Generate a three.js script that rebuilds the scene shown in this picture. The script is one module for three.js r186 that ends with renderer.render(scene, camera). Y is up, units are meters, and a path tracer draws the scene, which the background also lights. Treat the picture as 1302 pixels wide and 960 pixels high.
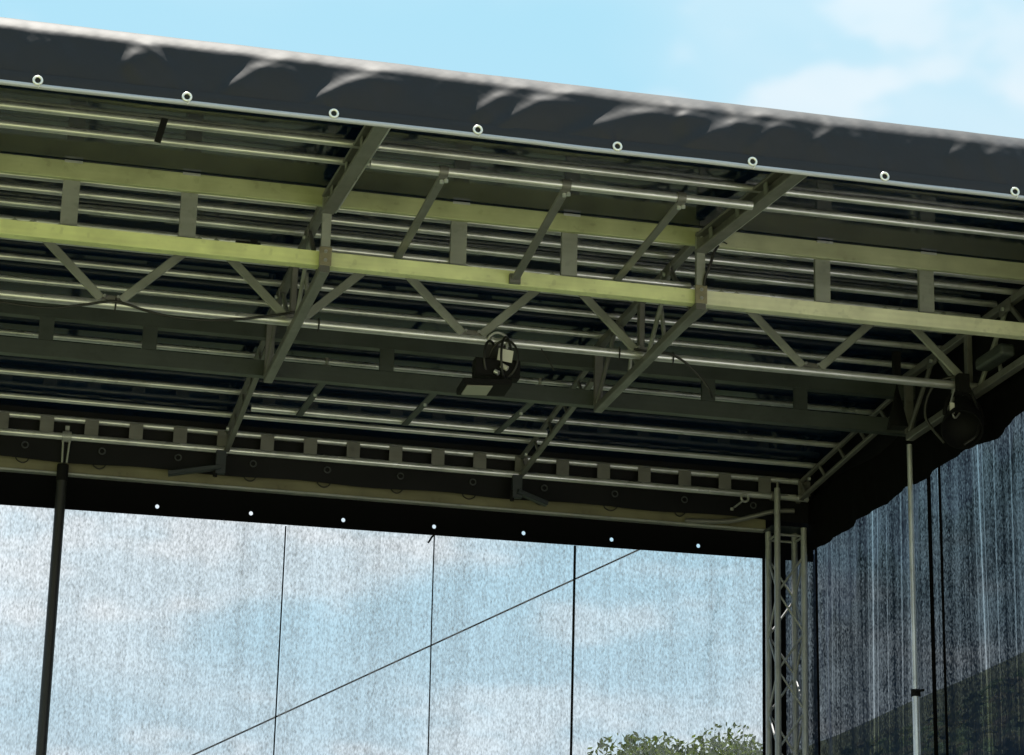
import * as THREE from 'three';
import { mergeGeometries } from 'three/addons/utils/BufferGeometryUtils.js';
import { RoundedBoxGeometry } from 'three/addons/geometries/RoundedBoxGeometry.js';

// ---------------------------------------------------------------- camera, sky, sun, exposure
const scene = new THREE.Scene();
const EYE = 1.6;                                   // camera height; heights below are given from the camera's level
const camera = new THREE.PerspectiveCamera(17.06, 1302 / 960, 0.1, 3000);
camera.rotation.order = 'YXZ';
camera.position.set(0, EYE, 0);
camera.rotation.set(0.29137, -0.22404, 0.02699);

const renderer = new THREE.WebGLRenderer({ antialias: true });
renderer.toneMapping = THREE.LinearToneMapping;
renderer.toneMappingExposure = 2.5;
renderer.shadowMap.enabled = true;

const SUN = new THREE.Vector3(-0.1, 1.3, -0.17).normalize();
const sun = new THREE.DirectionalLight(new THREE.Color(1, 0.95, 0.86), 5);
sun.position.copy(SUN).multiplyScalar(60).add(new THREE.Vector3(2, 3, -12));
sun.target.position.set(2, 3, -12);
sun.castShadow = true;
sun.shadow.mapSize.set(4096, 4096);
Object.assign(sun.shadow.camera, { left: -25, right: 25, top: 25, bottom: -25, near: 1, far: 160 });
scene.add(sun, sun.target);

function rng(seed) { let a = seed >>> 0; return () => { a = (a + 0x6D2B79F5) | 0; let t = Math.imul(a ^ (a >>> 15), 1 | a); t = (t + Math.imul(t ^ (t >>> 7), 61 | t)) ^ t; return ((t ^ (t >>> 14)) >>> 0) / 4294967296; }; }
const lat = new Float32Array(256 * 256); { const r = rng(7); for (let i = 0; i < lat.length; i++) lat[i] = r(); }
function vnoise(x, y, px = 256, py = 256) {        // value noise, periodic in px, py
  const xi = Math.floor(x), yi = Math.floor(y), fx = x - xi, fy = y - yi;
  const u = fx * fx * (3 - 2 * fx), v = fy * fy * (3 - 2 * fy);
  const m = (a, n) => ((a % n) + n) % n;
  const x0 = m(xi, px) & 255, x1 = m(xi + 1, px) & 255, y0 = (m(yi, py) & 255) << 8, y1 = (m(yi + 1, py) & 255) << 8;
  return (lat[y0 + x0] * (1 - u) + lat[y0 + x1] * u) * (1 - v) + (lat[y1 + x0] * (1 - u) + lat[y1 + x1] * u) * v;
}
function fbm(x, y, oct, px = 256, py = 256) { let s = 0, a = 0.5, n = 0; for (let i = 0; i < oct; i++) { s += a * vnoise(x + i * 17, y + i * 31, px, py); n += a; a *= 0.5; x *= 2; y *= 2; px = Math.min(256, px * 2); py = Math.min(256, py * 2); } return s / n; }
const smooth = (a, b, x) => { const t = Math.min(1, Math.max(0, (x - a) / (b - a))); return t * t * (3 - 2 * t); };

{ // the sky: clear cyan air with thin clouds
  const W = 3072, H = 1536, d = new Float32Array(W * H * 4);
  for (let j = 0; j < H; j++) {
    const el = ((j + 0.5) / H - 0.5) * Math.PI, y = Math.sin(el), c = Math.cos(el);
    for (let i = 0; i < W; i++) {
      const k = (j * W + i) * 4; d[k + 3] = 1;
      const e = Math.max(0, y), h = Math.pow(1 - e, 3);
      let r = 0.140 + 0.23 * h, g = 0.368 + 0.03 * h, b = 0.48 - 0.05 * h;
      if (j >= H / 2) {
        const az = ((i + 0.5) / W - 0.5) * 2 * Math.PI, x = c * Math.cos(az), z = c * Math.sin(az);
        const q = 1 / (y + 0.12), px = x * q, pz = z * q;
        const wx = fbm(px * 1.1 + 40, pz * 1.1 + 9, 3), n = fbm(px * 1.7 + wx * 1.4 + 11, pz * 1.7 - wx * 1.2 + 60, 6);
        const thick = smooth(0.34, 0.74, n) * 0.5 + smooth(0.43, 0.66, fbm(px * 5 + 14, pz * 5 + 32, 5)) * (0.15 + 0.85 * smooth(0.38, 0.62, fbm(px * 13 + 4, pz * 13 + 9, 4))) * 0.42 + smooth(0.3, 0.7, fbm(px * 0.7 + 90, pz * 0.7 + 33, 3)) * 0.2;
        const t = Math.min(0.92, thick), w = 0.43 + 0.08 * fbm(px * 3 + 5, pz * 3 + 8, 3);
        r += (w * 0.98 - r) * t; g += (w * 1.05 - g) * t; b += (w * 1.1 - b) * t;
      }
      d[k] = r * 0.8; d[k + 1] = g * 0.8; d[k + 2] = b * 0.8;
    }
  }
  const t = new THREE.DataTexture(d, W, H, THREE.RGBAFormat, THREE.FloatType);
  t.mapping = THREE.EquirectangularReflectionMapping; t.magFilter = t.minFilter = THREE.LinearFilter; t.wrapS = THREE.RepeatWrapping; t.needsUpdate = true;
  scene.background = t; scene.environment = t;
}

// ---------------------------------------------------------------- materials
function tex(w, h, f, srgb = false) {
  const d = new Uint8Array(w * h * 4);
  for (let j = 0; j < h; j++) for (let i = 0; i < w; i++) { const v = f(i / w, j / h, i, j), k = (j * w + i) * 4; const a = Array.isArray(v) ? v : [v, v, v]; for (let c = 0; c < 3; c++) d[k + c] = Math.max(0, Math.min(255, Math.round(a[c] * 255))); d[k + 3] = 255; }
  const t = new THREE.DataTexture(d, w, h); t.wrapS = t.wrapT = THREE.RepeatWrapping; t.magFilter = THREE.LinearFilter; t.minFilter = THREE.LinearMipmapLinearFilter; t.generateMipmaps = true; if (srgb) t.colorSpace = THREE.SRGBColorSpace; t.needsUpdate = true; return t;
}
// drawn-aluminium streaks run along u; blotches of oxide and water marks over them
const metalTint = tex(512, 512, (u, v) => { const s = fbm(u * 4, v * 64, 3, 4, 64), b = fbm(u * 8, v * 8, 4, 8, 8), k = 0.80 + 0.12 * (s - 0.5) + 0.42 * (b - 0.5) - 0.10 * smooth(0.66, 0.8, fbm(u * 24 + 5, v * 24, 3, 24, 24)); return [k, k * 0.995, k * 0.98]; });
const metalRough = tex(512, 512, (u, v) => 0.42 + 0.25 * fbm(u * 6 + 9, v * 40, 3, 6, 40) + 0.2 * fbm(u * 10, v * 10 + 4, 3, 10, 10));
function metal(r, g, b, metalness = 0.35, rough = 0.75) { const m = new THREE.MeshStandardMaterial({ metalness, roughness: rough, map: metalTint, roughnessMap: metalRough }); m.color.setRGB(r, g, b); return m; }
const M = {
  chord: metal(0.86, 0.92, 0.47, 0.2, 0.8), chordBounceMid: metal(0.87, 0.92, 0.54, 0.2, 0.8), chordBouncePale: metal(0.92, 0.92, 0.74, 0.2, 0.8),        // ladder beam chords; yellow-green ground bounce put into the colour, fading rightwards
  upper: metal(0.49, 0.52, 0.31, 0.2, 0.8), upperBouncePale: metal(0.47, 0.485, 0.36, 0.2, 0.8),  // upper chords carry the same painted bounce tint, paler in the last bay
  post: metal(0.31, 0.325, 0.32, 0.3),
  frame: metal(0.18, 0.178, 0.185, 0.3),
  tube: metal(0.68, 0.69, 0.75, 0.6, 0.5),
  dull: metal(0.055, 0.066, 0.068, 0.25),             // darker rear beam
  rust: metal(0.30, 0.27, 0.20, 0.2),
  tower: metal(0.42, 0.43, 0.46, 0.4),
  bright: metal(0.82, 0.85, 0.92, 0.6, 0.5),
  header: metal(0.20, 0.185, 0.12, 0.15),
};
function plain(r, g, b, rough = 0.7, extra = {}) { const m = new THREE.MeshPhysicalMaterial({ roughness: rough, ...extra }); m.color.setRGB(r, g, b); return m; }
const weave = tex(256, 256, (u, v, i, j) => 0.5 + 0.2 * Math.sin(i * Math.PI / 4) * Math.cos(j * Math.PI / 4) + 0.3 * (fbm(u * 12, v * 12, 4, 12, 12) - 0.5));
const tarpTint = tex(512, 512, (u, v) => { const k = 0.8 + 0.4 * (fbm(u * 6, v * 6, 5, 6, 6) - 0.5) + 0.25 * smooth(0.6, 0.75, fbm(u * 20 + 3, v * 20, 4, 20, 20)); return [k, k, k]; });
M.tarp = plain(0.005, 0.006, 0.011, 0.62, { specularIntensity: 0.8, map: tarpTint, bumpMap: weave, bumpScale: 0.0004 });
M.sheet = plain(0.003, 0.011, 0.034, 0.09, { specularIntensity: 0.2, map: tarpTint });
M.flap = plain(0.004, 0.004, 0.006, 0.5, { specularIntensity: 0.3 });
M.black = plain(0.005, 0.005, 0.006, 0.8, { specularIntensity: 0.4 });
M.cloth = plain(0.0025, 0.0025, 0.003, 0.95, { specularIntensity: 0.15 });
M.rubber = plain(0.012, 0.012, 0.013, 0.5);
M.ring = metal(0.85, 0.84, 0.80, 0.5, 0.5);
M.ringDull = metal(0.07, 0.075, 0.09, 0.4, 0.7);
M.hole = plain(0.004, 0.004, 0.004, 0.9);  // black put in for the shade behind the front eyelets
M.white = plain(0.55, 0.54, 0.50, 0.6);
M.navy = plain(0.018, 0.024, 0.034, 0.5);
M.glass = plain(0.26, 0.25, 0.22, 0.3);
M.deck = plain(0.05, 0.045, 0.04, 0.7);

// ---------------------------------------------------------------- geometry helpers
const V = (x, y, z) => new THREE.Vector3(x, y + EYE, z);
const rect = (w, h, c = 0.004) => [[-w / 2 + c, -h / 2], [w / 2 - c, -h / 2], [w / 2, -h / 2 + c], [w / 2, h / 2 - c], [w / 2 - c, h / 2], [-w / 2 + c, h / 2], [-w / 2, h / 2 - c], [-w / 2, -h / 2 + c]];
const ring = (r, n = 18) => Array.from({ length: n }, (_, i) => [r * Math.cos(i / n * 2 * Math.PI), r * Math.sin(i / n * 2 * Math.PI)]);
const channel = (w, h, t) => [[-w / 2, -h / 2], [w / 2, -h / 2], [w / 2, -h / 2 + t], [-w / 2 + t, -h / 2 + t], [-w / 2 + t, h / 2 - t], [w / 2, h / 2 - t], [w / 2, h / 2], [-w / 2, h / 2]]; // opens towards +a
let uvShift = 0;
// sweep a closed profile [a, b] from p to q; b runs along up, a along up x direction
function bar(profile, p, q, { up = new THREE.Vector3(0, 1, 0), round = false } = {}) {
  const dir = q.clone().sub(p), len = dir.length(); dir.normalize();
  const side = new THREE.Vector3().crossVectors(up, dir).normalize(), b = new THREE.Vector3().crossVectors(dir, side).normalize();
  const pos = [], nor = [], uv = [], idx = []; const n = profile.length; uvShift = (uvShift + 0.37) % 7; let s = 0;
  const at = (k, base) => base.clone().addScaledVector(side, profile[k][0]).addScaledVector(b, profile[k][1]);
  for (let k = 0; k < n; k++) {
    const k2 = (k + 1) % n, e = [profile[k2][0] - profile[k][0], profile[k2][1] - profile[k][1]], l = Math.hypot(...e);
    const flat = [e[1] / l, -e[0] / l], base = pos.length / 3;
    for (const [kk, so] of [[k, 0], [k2, l]]) for (const [c, lo] of [[p, 0], [q, len]]) {
      const v = at(kk, c); pos.push(v.x, v.y, v.z);
      let m = flat; if (round) { const r = Math.hypot(...profile[kk]); m = [profile[kk][0] / r, profile[kk][1] / r]; }
      const N = side.clone().multiplyScalar(m[0]).addScaledVector(b, m[1]); nor.push(N.x, N.y, N.z);
      uv.push(lo + uvShift, s + so + uvShift);
    }
    idx.push(base, base + 2, base + 1, base + 1, base + 2, base + 3); s += l;
  }
  const tris = THREE.ShapeUtils.triangulateShape(profile.map((v) => new THREE.Vector2(...v)), []);
  for (const [c, sg] of [[p, -1], [q, 1]]) {
    const base = pos.length / 3;
    for (let k = 0; k < n; k++) { const v = at(k, c); pos.push(v.x, v.y, v.z); nor.push(dir.x * sg, dir.y * sg, dir.z * sg); uv.push(profile[k][0], profile[k][1]); }
    for (const t of tris) sg > 0 ? idx.push(base + t[0], base + t[1], base + t[2]) : idx.push(base + t[0], base + t[2], base + t[1]);
  }
  const g = new THREE.BufferGeometry();
  g.setAttribute('position', new THREE.Float32BufferAttribute(pos, 3)); g.setAttribute('normal', new THREE.Float32BufferAttribute(nor, 3)); g.setAttribute('uv', new THREE.Float32BufferAttribute(uv, 2)); g.setIndex(idx);
  return g;
}
const tube = (r, p, q, n) => bar(ring(r, n), p, q, { round: true, up: Math.abs(q.y - p.y) > Math.abs(q.x - p.x) + Math.abs(q.z - p.z) ? new THREE.Vector3(0, 0, 1) : undefined });
const box = (x0, x1, y0, y1, z0, z1, c = 0.003) => bar(rect(Math.abs(z1 - z0), Math.abs(y1 - y0), c), V(x0, (y0 + y1) / 2, (z0 + z1) / 2), V(x1, (y0 + y1) / 2, (z0 + z1) / 2));
function sheet(nu, nv, f, flip = false) {          // a grid sheet from f(u, v) -> [x, y, z, s, t]
  const pos = [], uv = [], idx = [];
  for (let j = 0; j <= nv; j++) for (let i = 0; i <= nu; i++) { const p = f(i / nu, j / nv); pos.push(p[0], p[1] + EYE, p[2]); uv.push(p[3], p[4]); }
  for (let j = 0; j < nv; j++) for (let i = 0; i < nu; i++) { const a = j * (nu + 1) + i, b = a + 1, c = a + nu + 1, d = c + 1; flip ? idx.push(a, c, b, b, c, d) : idx.push(a, b, c, b, d, c); }
  const g = new THREE.BufferGeometry(); g.setAttribute('position', new THREE.Float32BufferAttribute(pos, 3)); g.setAttribute('uv', new THREE.Float32BufferAttribute(uv, 2)); g.setIndex(idx); g.computeVertexNormals(); return g;
}
const curve = (pts, r, seg = 48, n = 8) => new THREE.TubeGeometry(new THREE.CatmullRomCurve3(pts), seg, r, n);
const used = {};
function numbered(name) { used[name] = (used[name] ?? -1) + 1; return used[name] ? `${name}_${String(used[name]).padStart(3, '0')}` : name; }
function part(name, geometry, material, parent) { const m = new THREE.Mesh(geometry, material); m.name = name; m.castShadow = m.receiveShadow = true; parent.add(m); return m; }
function holder(name, parent) { const g = new THREE.Group(); g.name = name; parent.add(g); return g; }
function thing(name, label, category, group, kind) { const g = new THREE.Group(); g.name = numbered(name); g.userData = { label, category }; if (group) g.userData.group = group; if (kind) g.userData.kind = kind; scene.add(g); return g; }
function solo(name, geometry, material, label, category, group, kind) { const m = part(numbered(name), geometry, material, scene); m.userData = { label, category }; if (group) m.userData.group = group; if (kind) m.userData.kind = kind; return m; }

// ---------------------------------------------------------------- the setting: ground, hill
const XS = [-2.14, -0.24, 1.66, 3.56, 5.46], X0 = XS[0] - 0.05, X1 = XS[4] + 0.05, ZC = -12.46;
const mir = (z) => 2 * ZC - z;                      // the roof is the same to the front and the back of its ridge
{
  const t = tex(512, 512, (u, v) => { const n = fbm(u * 16, v * 16, 5, 16, 16), p = smooth(0.4, 0.7, fbm(u * 5 + 7, v * 5, 3, 5, 5)); const k = 0.55 + 0.7 * n; return [k * (0.82 + 0.18 * p), k * (0.86 + 0.04 * p), k * (0.8 + 0.1 * p)]; });
  t.repeat.set(60, 60);
  const m = new THREE.MeshStandardMaterial({ map: t, roughness: 0.95 }); m.color.setRGB(0.045, 0.065, 0.018);
  const g = new THREE.PlaneGeometry(900, 900, 1, 1); g.rotateX(-Math.PI / 2);
  const o = part('ground', g, m, scene); o.userData = { kind: 'structure', label: 'dark green grass meadow around the stage', category: 'ground' };
  const dry = new THREE.MeshStandardMaterial({ map: t, roughness: 0.95 }); dry.color.setRGB(0.46, 0.485, 0.235);  // unseen field, added to throw yellow-green bounce light on the front beams
  const f = new THREE.PlaneGeometry(41, 60, 1, 1); f.rotateX(-Math.PI / 2); f.translate(-15.9, 0.004, 26.5);
  part('bounce_field', f, dry, scene).userData = { kind: 'structure', label: 'added pale dry grass out of view, bouncing light onto the stage beams', category: 'field' };
  const grit = tex(512, 512, (u, v) => { const k = 0.6 + 0.5 * fbm(u * 40, v * 40, 4, 40, 40) + 0.2 * (fbm(u * 6, v * 6, 3, 6, 6) - 0.5); return [k, k * 0.98, k * 0.94]; }); grit.repeat.set(14, 14);
  const gm = new THREE.MeshStandardMaterial({ map: grit, roughness: 0.95 }); gm.color.setRGB(0.55, 0.54, 0.52);  // unseen gravel, added so the bounce turns neutral towards the right
  const gy = new THREE.PlaneGeometry(26, 60, 1, 1); gy.rotateX(-Math.PI / 2); gy.translate(17.6, 0.005, 26.5);
  part('bounce_gravel', gy, gm, scene).userData = { kind: 'structure', label: 'added pale grey gravel out of view, bouncing neutral light onto the beams', category: 'yard' };
}
const hillH = (x, z) => { const d = (x - 34) * 0.5 + (-z - 140) * 0.02; return Math.max(-2, Math.min(46, 11.3 + d)) + 3.2 * (fbm(x * 0.05 + 3, z * 0.05 + 8, 3) - 0.5); };
{
  const g = sheet(90, 60, (u, v) => { const x = -20 + u * 240, z = -120 - v * 120; const edge = smooth(0, 0.15, v) * smooth(0, 0.12, u); return [x, (hillH(x, z)) * edge - EYE - 0.3, z, x / 6, z / 6]; });
  const m = plain(0.024, 0.034, 0.010, 0.95, { map: tarpTint });
  const o = part('hill', g, m, scene); o.userData = { kind: 'structure', label: 'dark green wooded hill rising beyond the side curtain', category: 'hill' };
  // the wood on it reads as one mass
  const r = rng(21), parts = new THREE.IcosahedronGeometry(1, 2), p = parts.attributes.position;
  for (let i = 0; i < p.count; i++) { const k = 0.75 + 0.5 * fbm(p.getX(i) * 2.2 + 20, p.getY(i) * 2.2 + p.getZ(i) * 1.7 + 20, 3); p.setXYZ(i, p.getX(i) * k, p.getY(i) * k, p.getZ(i) * k); }
  parts.computeVertexNormals();
  const wood = new THREE.InstancedMesh(parts, plain(0.024, 0.034, 0.010, 0.95), 12000); wood.name = 'forest'; wood.userData = { kind: 'stuff', label: 'dense dark green wood covering the distant hill', category: 'forest' };
  const mt = new THREE.Matrix4(), q = new THREE.Quaternion(), c = new THREE.Color();
  for (let i = 0; i < 12000; i++) {
    const x = 44 + r() * 150, z = -132 - r() * 60, s = 0.4 + r() * 0.6; q.setFromEuler(new THREE.Euler(r() * 6, r() * 6, r() * 6));
    mt.compose(new THREE.Vector3(x, hillH(x, z) + s * 0.4 - 1, z), q, new THREE.Vector3(s, s * (1 + r() * 0.5), s)); wood.setMatrixAt(i, mt); wood.setColorAt(i, c.setRGB(0.7 + r() * 0.6, 0.7 + r() * 0.6, 0.7 + r() * 0.5));
  }
  wood.castShadow = wood.receiveShadow = true; scene.add(wood);
}
{ // stage floor under the roof
  const d = thing('stage_deck', 'black plywood stage floor on a low frame under the roof', 'stage', null, 'thing');
  for (let k = 0; k < 6; k++) part('floor_panel', box(X0 + k * 1.29, X0 + k * 1.29 + 1.28, -0.56, -0.5, -15.7, -9.7, 0.004), M.deck, d);
  part('skirt', box(X0, X0 + 7.73, -1.6, -0.563, -15.66, -9.74, 0.004), M.cloth, d);
}

// ---------------------------------------------------------------- the roof frame
const roof = thing('stage_roof_frame', 'aluminium roof frame of the stage with ladder beams, trusses and purlin tubes', 'roof frame', null, 'thing');
function ladder(z, out, A, B, mc, mp) {            // out: +1 when its flat face looks to the front
  const L = holder('ladder_beam', roof), f = (d) => z - out * d;
  const zz = (a, b) => [Math.min(f(a), f(b)), Math.max(f(a), f(b))];
  if (out > 0) {
    for (let i = 0; i < 4; i++) {                     // one length to each bay, butted behind the uprights
      const xa = i ? XS[i] + 0.0015 : X0, xb = i < 3 ? XS[i + 1] - 0.0015 : X1;
      part('upper_chord', box(xa, xb, A[0], A[1], ...zz(0, 0.03)), i < 3 ? M.upper : M.upperBouncePale, L);
      part('lower_chord', box(xa, xb, B[0], B[1], ...zz(0, 0.062)), i < 2 ? mc : i < 3 ? M.chordBounceMid : M.chordBouncePale, L);  // bay colours step paler to imitate ground bounce fading to neutral
    }
  } else {                                          // channels that open towards the inside
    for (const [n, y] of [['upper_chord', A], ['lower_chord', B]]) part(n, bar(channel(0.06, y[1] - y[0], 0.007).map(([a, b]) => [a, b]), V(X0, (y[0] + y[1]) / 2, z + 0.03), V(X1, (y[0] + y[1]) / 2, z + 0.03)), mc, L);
  }
  for (let i = 0; i < 4; i++) for (const dx of [0.67, 1.235]) {
    const x = XS[i] + dx, P = part('post', box(x - 0.04, x + 0.04, B[1] + 0.001, A[1] - 0.006, ...zz(0.032, 0.058)), mp, L);
    if (out > 0) part('cap_plate', box(x - 0.043, x + 0.043, A[1] - 0.012, A[1] + 0.001, ...zz(-0.008, -0.001), 0.002), M.tube, L);
    part('weld_plate', box(x - 0.048, x + 0.048, B[1] + 0.001, B[1] + 0.007, ...zz(0.012, 0.031), 0.002), mp, L);
  }
  for (const x of XS) {
    if (out > 0) { part('upright', box(x - 0.022, x + 0.022, 3.985, 4.37, z + 0.003, z + 0.032), M.post, L); part('bolt_plate', box(x - 0.03, x + 0.03, 3.99, 4.085, z + 0.034, z + 0.042), M.rust, L); part('bolt', tube(0.009, V(x, 4.06, z + 0.042), V(x, 4.06, z + 0.05), 8), M.tube, L); part('bolt', tube(0.009, V(x, 4.015, z + 0.042), V(x, 4.015, z + 0.05), 8), M.tube, L); part('bolt', tube(0.011, V(x, 4.352, z + 0.033), V(x, 4.352, z + 0.05), 8), M.bright, L); }
    else part('upright', box(x - 0.024, x + 0.024, 4.0, 4.33, z + 0.062, z + 0.09), M.frame, L);
  }
}
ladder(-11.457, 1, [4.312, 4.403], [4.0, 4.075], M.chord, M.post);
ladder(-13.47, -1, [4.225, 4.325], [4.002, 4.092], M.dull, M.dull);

for (const x of XS) {                               // cross trusses of the middle section
  const T = holder('cross_truss', roof);
  part('lower_chord', bar(rect(0.05, 0.042), V(x, 3.977, -11.42), V(x, 3.977, -13.39)), M.frame, T);
  part('upper_chord', bar(rect(0.045, 0.04), V(x, 4.352, -11.5), V(x, 4.352, -13.43)), M.frame, T);
  part('king_post', bar(rect(0.05, 0.032), V(x, 3.999, ZC - 0.05), V(x, 4.332, ZC - 0.05), { up: new THREE.Vector3(1, 0, 0) }), M.frame, T);
  for (const s of [1, -1]) {
    const z = (d) => ZC + s * d;
    part('diagonal', bar(rect(0.028, 0.02), V(x, 4.002, z(0.1)), V(x, 4.345, z(0.49)), { up: new THREE.Vector3(1, 0, 0) }), M.post, T);
    part('diagonal', bar(rect(0.028, 0.02), V(x - 0.012, 4.345, z(0.52)), V(x - 0.012, 4.01, z(0.9)), { up: new THREE.Vector3(1, 0, 0) }), M.frame, T);
    part('diagonal', bar(rect(0.024, 0.018), V(x + 0.018, 4.2, z(0.28)), V(x + 0.018, 4.01, z(0.34)), { up: new THREE.Vector3(1, 0, 0) }), M.post, T);
    part('gusset', box(x - 0.028, x - 0.022, 4.29, 4.36, Math.min(z(0.44), z(0.58)), Math.max(z(0.44), z(0.58))), M.frame, T);
    part('bolt', tube(0.012, V(x - 0.03, 4.318, z(0.5)), V(x - 0.042, 4.318, z(0.5)), 8), M.bright, T);
  }
}
// wing rafters run from the ladder beams down to the eaves
const rearY = (z) => 4.145 + 0.0725 * (z + 14.0);
for (const x of XS) {
  const R = holder('wing_rafter', roof), p = (z, dy, dx = 0) => V(x + dx, rearY(z) + dy, z);
  part('lower_flange', bar(rect(0.034, 0.024), p(-13.5, 0), p(-15.42, 0)), M.frame, R);
  part('upper_flange', bar(rect(0.03, 0.024), p(-13.5, 0.125), p(-15.3, 0.115)), M.frame, R);
  for (let k = 0; k < 5; k++) part('stiffener', bar(rect(0.026, 0.014), p(-13.75 - k * 0.36, 0.012), p(-13.85 - k * 0.36, 0.112), { up: new THREE.Vector3(1, 0, 0) }), M.frame, R);
  part('bolt', tube(0.012, p(-15.05, 0.06, -0.02), p(-15.05, 0.06, -0.036), 8), M.bright, R);
}
const wingY = (z) => 4.104 + 0.0912 * (z > ZC ? -9.66 - z : z - mir(-9.66)) ;
for (const s of [1]) for (const x of XS) {
  const R = holder('wing_rafter', roof), z = (a) => (s > 0 ? a : mir(a)), p = (a, dy, dx = 0) => V(x + dx, wingY(z(a)) + dy, z(a));
  part('lower_flange', bar(rect(0.068, 0.014), p(-11.43, 0.0), p(-9.68, 0.0)), M.frame, R);
  part('web', bar(rect(0.012, 0.07), p(-11.43, 0.043, 0.018), p(-9.68, 0.043, 0.018)), M.frame, R);
  part('upper_flange', bar(rect(0.06, 0.014), p(-11.43, 0.086), p(-9.68, 0.086)), M.frame, R);
  for (let k = 0; k < 4; k++) part('stiffener', bar(rect(0.045, 0.01), p(-9.95 - k * 0.42, 0.008, -0.012), p(-9.95 - k * 0.42 - 0.02, 0.078, -0.012), { up: new THREE.Vector3(1, 0, 0) }), M.post, R);
  part('flange_lip', bar(rect(0.012, 0.03), p(-11.43, 0.016, 0.041), p(-9.68, 0.016, 0.041)), M.tube, R);
}
// purlins
for (const [z, y] of [[-10.06, 4.222], [-10.54, 4.276], [-10.83, 4.303], [-11.69, 4.39], [-11.93, 4.412], [-12.23, 4.439], [-12.74, 4.436], [-13.0, 4.412], [-13.29, 4.385], [-14.06, 4.316], [-14.67, 4.261], [-15.07, 4.225]])
  part('purlin', tube(0.0185, V(X0, y, z), V(X1, y, z), 16), M.tube, roof);
{ // middle lengthwise truss
  const T = holder('ridge_truss', roof);
  part('lower_tube', tube(0.024, V(X0, 4.024, ZC), V(X1, 4.024, ZC), 18), M.tube, T);
  part('upper_tube', tube(0.02, V(X0, 4.432, ZC), V(X1, 4.432, ZC), 14), M.tube, T);
  for (let k = -2; k < 6; k++) {
    const xt = 0.237 + k * 0.95; if (xt < X0 || xt > X1) continue;
    for (const s of [-1, 1]) part('diagonal', bar(rect(0.016, 0.046), V(xt + s * 0.03, 4.425, ZC + 0.012), V(xt + s * 0.425, 4.048, ZC + 0.012), { up: new THREE.Vector3(s * 0.4, 0.4, 0) }), M.post, T);
  }
}
for (let k = -2; k < 6; k++) { const x = 0.712 + k * 0.95; if (x < X0 || x > X1 - 0.1) continue; const G = part('gusset', box(x - 0.062, x + 0.062, 4.04, 4.075, ZC - 0.006, ZC + 0.003), M.frame, roof); for (const d of [-0.035, 0.035]) part('bolt', tube(0.008, V(x + d, 4.062, ZC + 0.018), V(x + d, 4.062, ZC + 0.03), 6), M.tube, G); }
for (const z of [-9.665, -15.295]) {                // eave ladders: two tubes joined by short tabs
  const E_ = holder('eave_ladder', roof);
  part('upper_tube', tube(0.02, V(X0, 4.168, z), V(X1, 4.168, z), 14), M.tube, E_);
  part('lower_tube', tube(0.022, V(X0, 4.056, z), V(X1, 4.056, z), 16), M.tube, E_);
  for (let x = 0.54 - 0.2743 * 9; x < X1; x += 0.2743) part('tab', box(x - 0.042, x + 0.042, 4.07, 4.172, z + 0.02, z + 0.026, 0.002), M.frame, E_);
}
// tube frames with flat struts in the middle bay
{
  const F = holder('tube_frame', roof);
  part('tube', tube(0.021, V(1.70, 4.15, -10.44), V(3.5, 4.15, -10.44)), M.tube, F);
  part('tube', tube(0.019, V(1.69, 4.118, -11.545), V(2.31, 4.118, -11.545)), M.tube, F);
  part('tube', tube(0.019, V(2.9, 4.118, -11.545), V(3.54, 4.118, -11.545)), M.tube, F);
  for (const [x, y, z] of [[2.035, 4.108, -11.53], [2.607, 4.02, -11.445], [3.155, 4.108, -11.53]]) {
    const t = part('strut', bar(rect(0.042, 0.012), V(x, 4.128, -10.45), V(x, y, z)), M.frame, F);
    part('bolt', tube(0.01, V(x, 4.12, -10.47), V(x, 4.105, -10.47), 8), M.bright, t); part('bolt', tube(0.01, V(x + 0.018, 4.122, -10.46), V(x + 0.018, 4.108, -10.46), 8), M.bright, t);
    part('clamp', tube(0.028, V(x - 0.02, 4.15, -10.44), V(x + 0.02, 4.15, -10.44)), M.frame, t);
  }
  part('strut_shoe', box(2.58, 2.634, 4.0, 4.05, -11.45, -11.425), M.frame, F);
  const G = holder('tube_frame', roof);
  part('tube', tube(0.021, V(1.70, 4.105, -14.45), V(3.52, 4.105, -14.45)), M.tube, G);
  part('tube', tube(0.019, V(1.73, 4.098, -13.5), V(2.3, 4.098, -13.5)), M.tube, G);
  part('tube', tube(0.019, V(2.96, 4.098, -13.5), V(3.52, 4.098, -13.5)), M.tube, G);
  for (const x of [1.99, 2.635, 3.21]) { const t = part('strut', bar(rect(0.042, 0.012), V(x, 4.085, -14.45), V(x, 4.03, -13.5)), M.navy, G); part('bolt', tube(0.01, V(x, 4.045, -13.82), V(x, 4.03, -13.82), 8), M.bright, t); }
}
// folding braces at the feet of the rear rafters
for (const [x, s] of [[1.62, -1], [3.52, 1]]) {
  const Bk = holder('folding_brace', roof);
  part('arm', bar(rect(0.05, 0.03), V(x, 3.92, -15.2), V(x + s * (s < 0 ? 0.32 : 0.2), s < 0 ? 3.855 : 3.86, -15.22)), M.navy, Bk);
  part('hinge', box(x - 0.03, x + 0.03, 3.88, 4.03, -15.24, -15.2), M.navy, Bk);
  part('pin', tube(0.014, V(x - 0.03, 3.86, -15.22), V(x - 0.03, 3.93, -15.22), 8), M.black, Bk);
}

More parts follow.
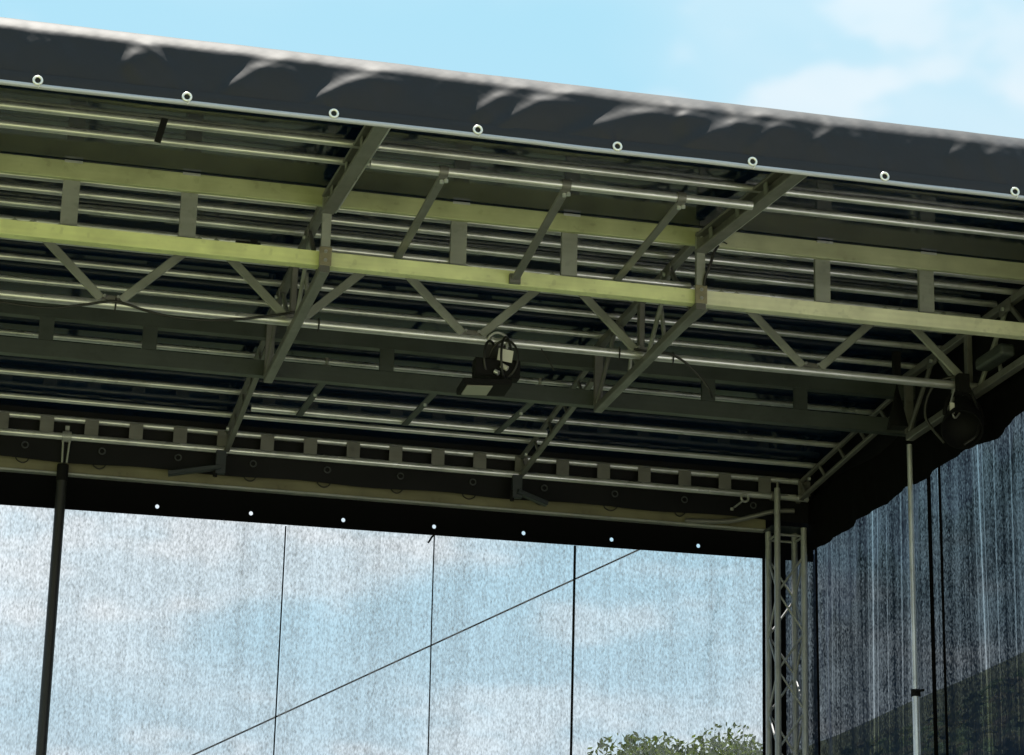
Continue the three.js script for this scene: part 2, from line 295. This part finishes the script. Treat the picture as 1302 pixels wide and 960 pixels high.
// ---------------------------------------------------------------- roof tarpaulin
const sheetY = (z) => 4.494 - 0.0905 * Math.abs(z - ZC);
const tarp = thing('roof_tarpaulin', 'dark grey glossy roof tarpaulin with a wrinkled eyeleted valance', 'tarpaulin', null, 'thing');
{
  const nz = [-9.7, -10.06, -10.54, -10.83, -11.46, -11.69, -11.93, -12.23, -12.46, -12.74, -13.0, -13.29, -13.46, -14.06, -14.67, -15.07, -15.25];
  const sag = (z, x) => { let a = 0; for (let k = 0; k + 1 < nz.length; k++) if (z <= nz[k] && z >= nz[k + 1]) { const t = (nz[k] - z) / (nz[k] - nz[k + 1]); a = Math.sin(Math.PI * t) * 0.003; } return a + 0.004 * (fbm(x * 1.3 + 9, z * 3 + 40, 3) - 0.5); };
  part('roof_sheet', sheet(200, 140, (u, v) => { const x = X0 - 0.09 + u * (X1 - X0 + 0.17), z = -9.62 - v * 5.9; return [x, sheetY(z) + 0.004 + sag(z, x), z, x / 2, z / 2]; }), M.sheet, tarp);
  // front valance: over the edge pipe and down to a roped hem
  const folds = [[0.626, 4.195, 0.537, 4.098, 1], [1.16, 4.19, 0.926, 4.021, 1], [1.605, 4.2, 1.299, 4.032, 1.1], [2.195, 4.2, 1.979, 4.051, 0.9], [2.418, 4.212, 2.065, 3.998, 1.2], [2.852, 4.185, 2.37, 4.009, 1.4], [3.027, 4.21, 2.87, 4.14, 0.9], [3.293, 4.217, 2.871, 4.004, 1.3], [3.418, 4.214, 3.204, 4.061, 0.8], [3.634, 4.21, 3.489, 4.109, 0.7], [4.25, 4.2, 4.12, 4.13, 0.6], [4.42, 4.2, 4.3, 4.15, 0.6], [-0.3, 4.2, -0.55, 4.05, 1], [-0.9, 4.2, -1.25, 4.02, 1.1], [-1.5, 4.2, -1.8, 4.03, 1], [4.9, 4.2, 4.6, 4.03, 1], [5.3, 4.2, 5.1, 4.06, 1]];
  for (const f of folds) { f[0] -= 0.3 * (f[2] - f[0]); f[1] -= 0.3 * (f[3] - f[1]); f[2] += 0.06 * (f[2] - f[0]); f[3] += 0.04 * (f[3] - f[1]); }   // each starts under the bend of the edge
  const prof = [];                                      // [z, y, weight of the wrinkles]
  for (let k = 0; k <= 6; k++) prof.push([-9.83 + k * 0.025, 4.296 + k * 0.0016, 0.2]);
  let pz = -9.68, py = 4.3056;                        // turn over the edge: a soft bend, a slack shoulder, a second bend
  const turn = (a0, a1, len, n) => { for (let k = 1; k <= n; k++) { const a = (a0 + (a1 - a0) * (k - 0.5) / n) * Math.PI / 180; pz += Math.sin(a) * len / n; py -= Math.cos(a) * len / n; prof.push([pz, py, 0.25 + 0.5 * smooth(4.30, 4.21, py)]); } };
  turn(89, 50, 0.045, 14); turn(50, 32, 0.06, 7); turn(32, 2, 0.035, 6);
  const yb = py, zb = pz; for (let k = 1; k <= 40; k++) prof.push([zb + 0.006 * Math.sin(k / 40 * Math.PI), yb + (3.9885 - yb) * k / 40, 0.75 + 0.25 * smooth(0, 8, k)]);
  const wr = (x, y) => {
    let d = 0.010 * (fbm(x * 2.2 + 5, y * 3 + 2, 3) - 0.5) + 0.004 * (fbm(x * 9 + y * 6 + 8, y * 5, 3) - 0.5);
    for (const [x1, y1, x2, y2, k] of folds) {
      const ex = x2 - x1, ey = y2 - y1, l = Math.hypot(ex, ey); if (Math.abs(x - (x1 + x2) / 2) > l + 0.15) continue;
      const t = ((x - x1) * ex + (y - y1) * ey) / (l * l), q = ((x - x1) * ey - (y - y1) * ex) / l - 0.02 * Math.sin(Math.PI * Math.min(1, Math.max(0, t)));
      const e = smooth(-0.1, 0.2, t) * (1 - smooth(0.72, 1.15, t)), w = (0.034 + 0.016 * k) * (1 - 0.45 * Math.min(1, Math.max(0, t)));
      d += 0.0165 * Math.min(1.15, k) * e * Math.exp(-((q / (q > 0 ? w : 0.11)) ** 2));
    }
    { const k = Math.round((x - 0.191) / 0.6035), ex = x - 0.191 - k * 0.6035, ey = y - 4.0, rr = Math.hypot(ex, ey), an = Math.atan2(ey, ex); d += smooth(0.02, 0.035, rr) * Math.exp(-rr / 0.06) * 0.006 * Math.cos(an * 5 + k * 2.1); }
    const top = smooth(4.12, 4.21, y); d += top * 0.006 * (fbm(x * 14 + 3, y * 7, 2) - 0.5) * 2;
    return d * smooth(3.985, 4.02, y);
  };
  const hw = (x) => 0.010 * (fbm(x * 0.8 + 12, 3.7, 3) - 0.5) + 0.004 * (fbm(x * 4 + 12, 8.7, 2) - 0.5);
  const EYEX = (k) => 0.191 + k * 0.6035 + 0.004 * Math.sin(k * 5);
  const nu = 900, FX0 = X0 - 0.05, FX1 = X1 + 0.09;
  const val = part('front_valance', sheet(nu, prof.length - 1, (u, v) => { const x = FX0 + u * (FX1 - FX0), [z, y, w] = prof[Math.round(v * (prof.length - 1))]; const b = 0.006 * (fbm(x * 0.6 + 3, 4.2, 2) - 0.5) + 0.003 * (fbm(x * 3 + 30, 7.1, 2) - 0.5); const lo = 1 - smooth(4.0, 4.2, y); return [x, y + (1 - lo) * b + lo * hw(x), z + w * wr(x, y), x / 1.5, v * 0.4]; }, true), M.tarp, tarp);
  part('hem_rope', curve(Array.from({ length: 90 }, (_, i) => { const x = FX0 + i / 89 * (FX1 - FX0); return V(x, 3.982 + hw(x), -9.573); }), 0.011, 360, 12), plain(0.40, 0.41, 0.46, 0.4, { map: tarpTint }), val);
  part('hem_band', sheet(200, 3, (u, v) => { const x = FX0 + u * (FX1 - FX0); return [x, 4.034 - v * 0.046 + hw(x), -9.571 + 0.0035 + 0.002 * Math.sin(v * 3.1), x, v]; }, true), M.tarp, val);
  for (let k = -3; k < 9; k++) { const x = EYEX(k), y = 4.003 + hw(x); const g = new THREE.TorusGeometry(0.0165, 0.0055, 10, 28); g.translate(x, y + EYE, -9.562); const o = part('eyelet', g, M.ring, val); const c = new THREE.CylinderGeometry(0.0125, 0.0125, 0.004, 20); c.rotateX(Math.PI / 2); c.translate(x, y + EYE, -9.5635); part('eyelet_dark_disc', c, M.hole, val); if (k % 2 || k === 0) part('lashing_thread', curve([V(x + 0.004, y - 0.014, -9.556), V(x + 0.009, y - 0.024, -9.557), V(x + 0.003, y - 0.032, -9.562)], 0.0022, 8, 6), M.white, val); }  // dark disc on uncut cloth paints the shaded inside seen through each ring
  for (const x of [X0 - 0.07, X1 + 0.06]) part('end_valance', sheet(120, 8, (u, v) => { const z = -9.58 - u * 5.78, y0 = sheetY(z) + 0.02; return [x + 0.008 * (fbm(z * 3 + 2, v * 2, 3) - 0.5), y0 - v * (y0 - 3.96), z, z, v]; }), M.flap, tarp);
  // rear valance seen from inside
  const rv = part('rear_valance', sheet(240, 8, (u, v) => { const x = FX0 + u * (FX1 - FX0); return [x, 4.262 - v * 0.352 + 0.006 * Math.sin(x * 6.7) * v, -15.335 - 0.02 * v + 0.01 * (fbm(x * 3 + 50, v * 2, 3) - 0.5), x, v]; }), M.flap, tarp);
  for (let k = -4; k < 11; k++) { const x = 0.42 + k * 0.4725; const g = new THREE.TorusGeometry(0.019, 0.0045, 8, 20); g.translate(x, 3.993 + EYE, -15.332); part('eyelet', g, M.ringDull, rv); }
}

// ---------------------------------------------------------------- back of the stage
{
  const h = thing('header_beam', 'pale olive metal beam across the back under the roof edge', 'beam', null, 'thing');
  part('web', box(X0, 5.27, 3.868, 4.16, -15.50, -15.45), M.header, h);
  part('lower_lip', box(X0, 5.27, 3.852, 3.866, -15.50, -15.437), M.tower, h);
}
for (let k = -2; k < 10; k++) {                      // elastic loops between valance and beam
  const x = 0.88 + k * 0.4725, w = 0.05 + 0.02 * Math.sin(k * 3.1); if (x > 5.1) continue;
  solo('bungee_loop', curve([V(x - w, 3.945, -15.365), V(x - w * 0.5, 3.915, -15.42), V(x + 0.01, 3.903, -15.43), V(x + w * 0.7, 3.913, -15.42), V(x + w, 3.94, -15.365)], 0.0045, 24, 6), M.rubber, 'thin black elastic loop hanging over the olive beam at the back', 'bungee cord', 'elastic loops along the back beam');
}
// woven mesh: fine dark threads, cloudy density, long vertical threads
function meshMap(seed, open, contrast, streak) {
  const r = rng(seed), N = 1024, a = new Float32Array(N * N), col = new Float32Array(N);
  for (let i = 0; i < N; i++) col[i] = fbm(i / N * 180 + seed, 3.3, 3, 180, 4) - 0.5 + 0.6 * (fbm(i / N * 24 + seed, 9.1, 2, 24, 4) - 0.5);
  if (seed > 5) for (let k = 0; k < 9; k++) { const c = Math.floor(r() * N), w = 1 + r() * 2.5, h = 0.6 + r() * 0.9; for (let i = -6; i <= 6; i++) col[(c + i + N) % N] -= h * Math.exp(-((i / w) ** 2)); }
  for (let k = 0; k < N * N; k++) a[k] = r() - 0.5;
  return tex(N, N, (u, v, i, j) => {
    let s = 0, n = 0; for (let dy = -3; dy <= 3; dy++) for (let dx = -1; dx <= 1; dx++) { const w = (1 - Math.abs(dx) * 0.45) * (1 - Math.abs(dy) * 0.22); s += w * a[((j + dy + N) % N) * N + ((i + dx + N) % N)]; n += w * w; }
    s /= Math.sqrt(n);
    const cl = fbm(u * 10 + seed, v * 10, 3, 10, 10) - 0.5;
    return 1 - open + contrast * s + streak * col[i] + 0.10 * cl;
  });
}
const backAlpha = meshMap(3, 0.70, 0.46, 0.30), sideAlpha = meshMap(11, 0.07, 0.16, 0.15);
M.gauze = new THREE.MeshPhysicalMaterial({ roughness: 1, transmission: 0.6, thickness: 0, transparent: true, alphaMap: backAlpha, side: THREE.DoubleSide }); M.gauze.color.setRGB(0.27, 0.27, 0.31);
M.curtain = new THREE.MeshPhysicalMaterial({ roughness: 0.9, specularIntensity: 0.1, transparent: true, alphaMap: sideAlpha, side: THREE.DoubleSide }); M.curtain.color.setRGB(0.018, 0.032, 0.07);
{
  const b = thing('back_mesh_wall', 'pale see-through mesh wall with a black eyeleted top band', 'mesh wall', null, 'thing');
  const top = (x) => 3.655 + 0.0078 * (x - 0.3);
  const s = new THREE.Shape([new THREE.Vector2(X0, top(X0)), new THREE.Vector2(5.64, top(5.64)), new THREE.Vector2(5.64, 3.98), new THREE.Vector2(X0, 3.98)]);
  for (let k = -5; k < 7; k++) { const hx = 1.274 + k * 0.594, hy = 3.722 + 0.0065 * (hx - 1.27); const p = new THREE.Path(); p.absellipse(hx, hy, 0.0125, 0.0135, 0, Math.PI * 2); s.holes.push(p); }
  const g = new THREE.ExtrudeGeometry(s, { depth: 0.004, bevelEnabled: false, curveSegments: 14 }); g.translate(0, EYE, -15.56);
  part('top_band', g, M.cloth, b);
  const edges = [X0, 0.70, 2.092, 3.056, 3.996, 5.286];
  for (let k = 0; k < 5; k++) part('mesh_panel', sheet(24, 24, (u, v) => { const xs = edges[k] + (k === 2 ? 0.014 : 0), x = xs + u * (edges[k + 1] - xs); const y = -0.5 + v * (top(x) + 0.504); return [x, y, -15.57 + 0.012 * (fbm(x * 2 + 7, y * 0.4 + 3, 2) - 0.5) * (1 - v), x / 3.1, y / 3.1]; }), M.gauze, b);
  part('seam', bar(rect(0.006, 0.009, 0.001), V(2.094, -0.5, -15.553), V(2.094, 3.66, -15.553), { up: new THREE.Vector3(1, 0, 0) }), M.black, b);
  part('seam', bar(rect(0.006, 0.016, 0.001), V(3.996, -0.5, -15.553), V(3.996, 3.68, -15.553), { up: new THREE.Vector3(1, 0, 0) }), M.black, b);
  part('side_hem', box(5.2865, 5.45, -0.5, 3.74, -15.575, -15.57, 0.001), M.cloth, b);
}
{
  const c = thing('mesh_cord', 'thin black cord with a short hooked end against the pale mesh', 'cord', null, 'thing');
  part('line', curve([V(3.056, 3.69, -15.54), V(3.058, 3.2, -15.54), V(3.066, 2.2, -15.54), V(3.072, -0.5, -15.54)], 0.0045, 40, 6), M.black, c);
  part('hook', curve([V(3.056, 3.675, -15.538), V(3.04, 3.66, -15.535), V(3.022, 3.628, -15.53), V(3.014, 3.618, -15.53)], 0.007, 12, 6), M.black, c);
}
{
  const p = thing('hanging_post', 'thick black post hung from the rear tube before the mesh', 'post', null, 'thing');
  part('tube', tube(0.032, V(0.664, 3.90, -15.41), V(0.678, -0.5, -15.41), 20), M.rubber, p);
  part('sleeve', tube(0.036, V(0.664, 3.80, -15.41), V(0.664, 3.905, -15.41), 20), M.black, p);
  const c = part('coupler', tube(0.034, V(0.64, 4.056, -15.295), V(0.695, 4.056, -15.295)), M.tower, p);
  part('wing_nut', box(0.655, 0.68, 4.095, 4.125, -15.305, -15.285), M.tower, p);
  for (const s of [-1, 1]) part('link', bar(rect(0.012, 0.014), V(0.667 + s * 0.02, 4.03, -15.285), V(0.667 + s * 0.014, 3.9, -15.33)), M.post, p);
}
// corner truss towers
function towerAt(x, z, label, top) {
  const T = thing('truss_tower', label, 'truss tower', 'truss towers at the back corners', 'thing'), a = 0.182, y0 = -0.5, C = [[0, 0], [a, 0], [a, -a], [0, -a]];
  C.forEach(([dx, dz], i) => part('chord', tube(0.0205, V(x + dx, y0, z + dz), V(x + dx, i === 0 ? top : 3.845, z + dz), 16), M.tower, T));
  for (let f = 0; f < 4; f++) {
    const A = C[f], B = C[(f + 1) % 4], step = 0.255; let k = 0;
    for (let y = y0 + 0.08; y + step < 3.8; y += step, k++) { const s = (k + f) % 2, P = s ? A : B, Q = s ? B : A; part('lacing_rod', tube(0.0075, V(x + P[0], y, z + P[1]), V(x + Q[0], y + step, z + Q[1]), 8), M.tower, T); }
    for (const y of [y0 + 0.06, 3.79]) part('end_rung', tube(0.0085, V(x + A[0], y, z + A[1]), V(x + B[0], y, z + B[1]), 8), M.tower, T);
  }
  part('clamp', tube(0.032, V(x - 0.03, 4.056, z - 0.045), V(x + 0.03, 4.056, z - 0.045)), M.frame, T);
  part('clamp_bolt', tube(0.01, V(x, 4.06, z + 0.01), V(x, 4.14, z + 0.01), 8), M.frame, T);
  part('head_plate', box(x - 0.03, x + a + 0.03, 3.847, 3.857, z - a - 0.03, z - 0.022), M.navy, T);
}
towerAt(5.282, -15.25, 'slim aluminium lattice tower between the mesh wall and side curtain', 4.10);
towerAt(-2.06, -15.25, 'slim aluminium lattice tower at the open end of the stage', 4.10);
solo('tie_bar', curve([V(4.7, 3.87, -15.405), V(5.0, 3.885, -15.37), V(5.28, 3.955, -15.3), V(5.41, 3.965, -15.28)], 0.016, 24, 10), M.frame, 'curved grey pipe reaching from the beam to the tower head', 'pipe');
{
  const c = thing('swivel_clamp', 'small metal swivel clamp hanging from the rear tube beside the tower', 'clamp');
  const g = new THREE.TorusGeometry(0.024, 0.008, 8, 20); g.translate(5.065, 4.02 + EYE, -15.268); part('jaw', g, M.tower, c);
  part('arm', bar(rect(0.014, 0.012), V(5.05, 4.0, -15.265), V(4.99, 3.95, -15.26)), M.tower, c);
  part('nut', tube(0.012, V(4.975, 3.945, -15.26), V(4.975, 3.93, -15.26), 6), M.tower, c);
}

// ---------------------------------------------------------------- side of the stage
{
  const c = thing('side_curtain', 'dark blue grey see-through mesh curtain hanging in folds', 'curtain', null, 'thing');
  const pan = [[-15.62, -13.46], [-13.44, -9.8]];
  pan.forEach(([za, zb], n) => part('mesh_panel', sheet(170, 30, (u, v) => {
    const z = za + u * (zb - za), y = -0.5 + v * 4.36, e = 1 - 0.35 * v;
    const f = 0.030 * e * (fbm(z * 7 + 12 + n * 9, y * 0.25 + 3, 2) - 0.5) * 2 + 0.045 * e * (fbm(z * 2.3 + 3, y * 0.2 + 20, 2) - 0.5) * 2;
    return [5.66 + f, y, z, z / 2.6 + n * 0.37, y / 2.6];
  }), M.curtain, c));
  part('return_panel', sheet(30, 20, (u, v) => [5.452 + u * 0.22, -0.5 + v * 4.26, -15.6 + 0.02 * Math.sin(u * 14), u * 0.2, v * 1.6]), M.curtain, c);
  part('hem_cord', tube(0.012, V(5.60, -0.5, -13.40), V(5.585, 3.86, -13.42), 10), M.cloth, c);
  part('hem_cord', tube(0.008, V(5.60, -0.5, -13.24), V(5.59, 3.86, -13.27), 10), M.cloth, c);
  part('hem_cord', tube(0.008, V(5.60, -0.5, -15.3), V(5.58, 3.75, -15.34), 8), M.cloth, c);
}
{
  const lower = (z) => 3.69 + 0.024 * (z + 15.2) + 0.03 * (fbm(z * 2.1 + 31, 4, 3) - 0.5) - 0.05 * Math.exp(-(((z + 12.35) / 0.2) ** 2));
  solo('side_drape', sheet(220, 14, (u, v) => { const z = -15.45 + u * 5.75, y = lower(z) + v * (4.075 - lower(z) + 0.02 * Math.sin(z * 5)); return [5.535 + 0.03 * (fbm(z * 5 + 3, v * 1.4 + 6, 3) - 0.5) * 2 * (1 - v * 0.6), y, z, z, y]; }), M.cloth, 'black cloth drape with a ragged lower edge along the roof end', 'drape');
}
{
  const p = thing('telescopic_pole', 'bright metal telescopic pole standing before the side curtain', 'pole', null, 'thing');
  part('upper_tube', tube(0.0155, V(5.50, 2.45, -13.48), V(5.49, 3.957, -13.47), 16), M.bright, p);
  part('lower_tube', tube(0.021, V(5.515, -0.5, -13.48), V(5.502, 2.47, -13.48), 16), M.bright, p);
  part('collar', tube(0.028, V(5.502, 2.46, -13.48), V(5.502, 2.50, -13.48), 16), M.black, p);
  part('clamp_lever', bar(rect(0.014, 0.014), V(5.49, 2.485, -13.45), V(5.54, 2.495, -13.45)), M.black, p);
}
{ // spotlight hung on the end frame
  const l = thing('stage_spotlight', 'black stage spotlight with looped cable under the roof end', 'spotlight', null, 'thing');
  const c = V(5.36, 3.80, -12.36);
  const lathe = new THREE.LatheGeometry([[0.0, -0.19], [0.075, -0.19], [0.085, -0.16], [0.085, 0.02], [0.11, 0.05], [0.115, 0.17], [0.105, 0.17], [0.1, 0.06], [0.0, 0.05]].map(([a, b]) => new THREE.Vector2(a, b)), 28);
  lathe.rotateX(Math.PI / 2 + 0.6); lathe.rotateY(-0.5); lathe.translate(c.x, c.y, c.z); part('housing', lathe, M.black, l);
  const y = new THREE.TorusGeometry(0.15, 0.012, 8, 24, Math.PI); y.rotateY(0.4); y.translate(c.x, c.y, c.z); part('yoke', y, M.black, l);
  part('hook_clamp', box(5.33, 5.39, 3.95, 4.06, -12.40, -12.34), M.black, l);
  part('cable_loop', curve([V(5.3, 3.7, -12.5), V(5.2, 3.85, -12.52), V(5.24, 4.02, -12.48), V(5.36, 4.06, -12.42), V(5.42, 3.93, -12.36), V(5.40, 3.70, -12.28), V(5.33, 3.64, -12.3)], 0.009, 40, 8), M.rubber, l);
  part('safety_cable', curve([V(5.28, 3.95, -12.3), V(5.25, 3.85, -12.28), V(5.27, 3.78, -12.28), V(5.31, 3.82, -12.3)], 0.005, 24, 6), M.tower, l);
  part('rating_plate', box(5.235, 5.262, 3.80, 3.86, -12.262, -12.258, 0.001), M.white, l);
}
{
  const l = thing('speaker_cone', 'small black pyramid shaped horn hanging beside the spotlight', 'horn', null, 'thing');
  const g = new THREE.ConeGeometry(0.07, 0.27, 4, 1); g.rotateY(0.7); g.translate(5.22, 4.04 + EYE, -12.98); part('horn', g, M.black, l);
  part('bracket', box(5.2, 5.24, 4.2, 4.36, -13.0, -12.96), M.black, l);
}
{ const g = new RoundedBoxGeometry(0.09, 0.07, 0.34, 3, 0.02); g.rotateX(0.02); g.translate(5.40, 4.06 + EYE, -12.02); solo('junction_box', g, M.dull, 'grey metal box fixed along the roof end above the black drape', 'box'); }

// ---------------------------------------------------------------- things hung in the roof
{ // work light with coiled cable under the ridge tube
  const l = thing('work_light', 'black floodlight with coiled cable and pale label under the middle tube', 'floodlight', null, 'thing');
  part('body', box(2.62, 2.86, 3.80, 3.90, -12.45, -12.36, 0.01), M.black, l);
  part('bracket', box(2.69, 2.81, 3.86, 4.0, -12.48, -12.44, 0.004), M.rubber, l);
  const head = holder('head', l);
  part('housing', bar(rect(0.2, 0.035, 0.008), V(2.545, 3.735, -12.38), V(2.80, 3.75, -12.38), { up: new THREE.Vector3(0, 1, -0.05) }), M.black, head);
  part('lens', bar(rect(0.15, 0.006, 0.002), V(2.565, 3.715, -12.373), V(2.70, 3.723, -12.373), { up: new THREE.Vector3(0, 1, -0.05) }), M.glass, head);
  part('label_plate', bar(rect(0.006, 0.066, 0.001), V(2.733, 3.918, -12.34), V(2.812, 3.908, -12.34)), M.white, l);
  for (const [r, dx, tl] of [[0.095, -0.03, 0.9], [0.1, 0.035, -0.7], [0.115, 0.05, 1.05]]) { const g = new THREE.TorusGeometry(r, 0.007, 8, 36); g.scale(0.85, 1.05, 1); g.rotateY(tl); g.translate(2.74 + dx, 3.905 + EYE, -12.40 + dx * 0.3); part('cable_coil', g, M.rubber, l); }
  part('plug', tube(0.014, V(2.755, 3.86, -12.35), V(2.785, 3.84, -12.335), 10), M.white, l);
  part('socket', tube(0.013, V(2.72, 3.825, -12.35), V(2.74, 3.812, -12.34), 10), M.bright, l);
  part('hook', curve([V(2.73, 3.99, -12.46), V(2.70, 4.03, -12.43), V(2.74, 4.06, -12.42), V(2.80, 4.04, -12.43), V(2.80, 3.98, -12.44)], 0.008, 20, 8), M.tower, l);
}
solo('slack_cable', curve([[-0.2, 4.0], [0.12, 3.972], [0.393, 3.962], [0.53, 3.986], [0.667, 4.02], [0.726, 4.031], [0.807, 4.018], [0.889, 3.997], [1.011, 3.979], [1.153, 3.974], [1.315, 3.99], [1.396, 4.003], [1.538, 4.034], [1.66, 4.066]].map(([x, y]) => V(x, y, -12.42)), 0.007, 140, 8), M.rubber, 'black cable sagging along the middle tube', 'cable');
solo('looped_cable', curve([V(3.5, 4.05, -12.44), V(3.614, 4.04, -12.44), V(3.702, 4.038, -12.43), V(3.791, 4.0, -12.44), V(3.88, 3.933, -12.46), V(3.935, 3.87, -12.47), V(3.96, 3.84, -12.5)], 0.007, 60, 8), M.rubber, 'black cable drooping from the middle tube beyond the cross truss', 'cable');
for (const [x, l] of [[0.735, 'black tie hanging from the sagging cable'], [1.79, 'black tie on the middle tube by a cross truss'], [3.42, 'black tie round the middle tube near the drooping cable'], [3.72, 'black tie at the start of the drooping cable']]) solo('cable_tie', curve([V(x, 4.052, -12.435), V(x + 0.002, 4.02, -12.432), V(x - 0.002, 3.975, -12.434)], 0.004, 12, 6), M.rubber, l, 'cable tie');
solo('dangling_wire', curve([V(2.99, 4.0, -12.44), V(3.02, 3.95, -12.43), V(3.06, 3.88, -12.42)], 0.004, 16, 6), M.rubber, 'thin black wire dangling beside the work light', 'wire');
{
  const t = thing('ratchet_strap', 'black strap with a white tag tied to the ladder beam', 'strap');
  part('tag', bar(rect(0.006, 0.034, 0.002), V(3.629, 4.318, -11.405), V(3.655, 4.318, -11.405)), M.white, t);
  part('webbing', curve([V(3.645, 4.3, -11.408), V(3.622, 4.262, -11.40), V(3.60, 4.19, -11.40), V(3.578, 4.12, -11.415), V(3.575, 4.08, -11.42)], 0.008, 30, 6), M.rubber, t);
  part('loose_end', curve([V(3.65, 4.318, -11.41), V(3.67, 4.322, -11.405), V(3.69, 4.312, -11.40)], 0.004, 10, 6), M.rubber, t);
}
solo('black_strap', bar(rect(0.004, 0.03, 0.001), V(0.775, 4.27, -10.47), V(0.747, 4.145, -10.45), { up: new THREE.Vector3(1, 0, 0) }), M.rubber, 'short black strap hanging by the purlins behind the valance', 'strap');
for (const [x, y, z, l] of [[2.0, 4.1, -13.5, 'half coupler on the short tube beside the first cross truss'], [3.24, 4.098, -13.5, 'half coupler with a bolt on the short tube near the work light']]) { const t = thing('tube_coupler', l, 'clamp'); part('shell', tube(0.027, V(x - 0.022, y, z), V(x + 0.022, y, z)), M.post, t); part('bolt', tube(0.009, V(x, y + 0.01, z + 0.01), V(x, y + 0.06, z + 0.012), 8), M.post, t); part('nut', tube(0.014, V(x, y + 0.045, z + 0.012), V(x, y + 0.062, z + 0.012), 6), M.frame, t); }
for (const [x, l] of [[0.0, 'black cable clip on the ladder beam by the slack cable end'], [1.30, 'black cable clip sitting on the lower ladder chord']]) solo('cable_clip', mergeGeometries([box(x - 0.07, x + 0.05, 4.077, 4.092, -11.51, -11.47, 0.004), box(x + 0.0, x + 0.035, 4.08, 4.108, -11.50, -11.475, 0.006)]), M.black, l, 'clip');

// ---------------------------------------------------------------- beyond the mesh
{
  const w = thing('guy_wire', 'thin straight guy wire slanting behind the pale mesh', 'guy wire', null, 'thing');
  part('wire', tube(0.006, V(-6.09, -1.55, -20), V(5.0, 3.997, -15.62), 8), M.black, w);
  part('ground_stake', tube(0.015, V(-6.15, -1.75, -20.02), V(-6.05, -1.48, -19.98), 8), M.tower, w);
  part('eye_bolt', box(4.98, 5.02, 3.97, 4.02, -15.63, -15.562), M.tower, w);
}
function tree(x, z, h, w, seed, label) {
  const t = thing('broadleaf_tree', label, 'tree', 'trees behind the stage', 'thing'), r = rng(seed);
  const bark = plain(0.10, 0.075, 0.05, 0.9), leaf = new THREE.MeshPhysicalMaterial({ roughness: 1, specularIntensity: 0.2, transmission: 0.3, thickness: 0, side: THREE.DoubleSide, vertexColors: true });
  const tr = [curve([new THREE.Vector3(x, -0.1, z), new THREE.Vector3(x + 0.1, h * 0.25, z), new THREE.Vector3(x - 0.05, h * 0.55, z + 0.1), new THREE.Vector3(x, h * 0.8, z)], 0.16, 20, 8)];
  for (let k = 0; k < 9; k++) { const a = r() * 6.28, y = h * (0.3 + 0.05 * k); tr.push(curve([new THREE.Vector3(x, y, z), new THREE.Vector3(x + Math.cos(a) * w * 0.25, y + h * 0.1, z + Math.sin(a) * w * 0.25), new THREE.Vector3(x + Math.cos(a) * w * 0.42, y + h * 0.2, z + Math.sin(a) * w * 0.42)], 0.05, 8, 6)); }
  part('trunk', mergeGeometries(tr), bark, t);
  const pos = [], nor = [], col = [], cl = [];
  for (let k = 0; k < 110; k++) { const a = r() * 6.28, e = Math.acos(1 - 1.5 * r()), q = 0.55 + 0.45 * r(); cl.push([x + Math.sin(e) * Math.cos(a) * w * 0.5 * q, h * 0.62 + Math.cos(e) * h * 0.36 * q, z + Math.sin(e) * Math.sin(a) * w * 0.5 * q, 0.35 + 0.4 * r(), 0.75 + 0.5 * r()]); }
  for (let k = 0; k < 90000; k++) {
    const c = cl[Math.floor(r() * cl.length)], a = r() * 6.28, u = 2 * r() - 1, s = Math.sqrt(1 - u * u), q = c[3] * Math.cbrt(r()) * 1.5;
    const o = new THREE.Vector3(c[0] + s * Math.cos(a) * q, c[1] + u * q * 0.8, c[2] + s * Math.sin(a) * q), d1 = new THREE.Vector3(r() - 0.5, r() - 0.5, r() - 0.5).normalize(), d2 = new THREE.Vector3(r() - 0.5, r() - 0.5, r() - 0.5).cross(d1).normalize(), L = 0.045 + 0.04 * r();
    const n = new THREE.Vector3().crossVectors(d1, d2), k2 = c[4] * (0.8 + 0.4 * r());
    for (const [a1, a2] of [[-1, 0], [0, -0.5], [1, 0], [-1, 0], [1, 0], [0, 0.5]]) { pos.push(o.x + d1.x * a1 * L + d2.x * a2 * L, o.y + d1.y * a1 * L + d2.y * a2 * L, o.z + d1.z * a1 * L + d2.z * a2 * L); nor.push(n.x, n.y, n.z); col.push(0.06 * k2, 0.085 * k2, 0.008 * k2); }
  }
  const g = new THREE.BufferGeometry(); g.setAttribute('position', new THREE.Float32BufferAttribute(pos, 3)); g.setAttribute('normal', new THREE.Float32BufferAttribute(nor, 3)); g.setAttribute('color', new THREE.Float32BufferAttribute(col, 3));
  part('crown', g, leaf, t);
}
tree(13.9, -45, 8.8, 4.4, 5, 'taller leafy tree whose crown shows above the meadow behind the mesh');
tree(12.2, -44, 8.42, 3.0, 9, 'lower leafy tree beside the taller crown behind the mesh');

renderer.render(scene, camera);
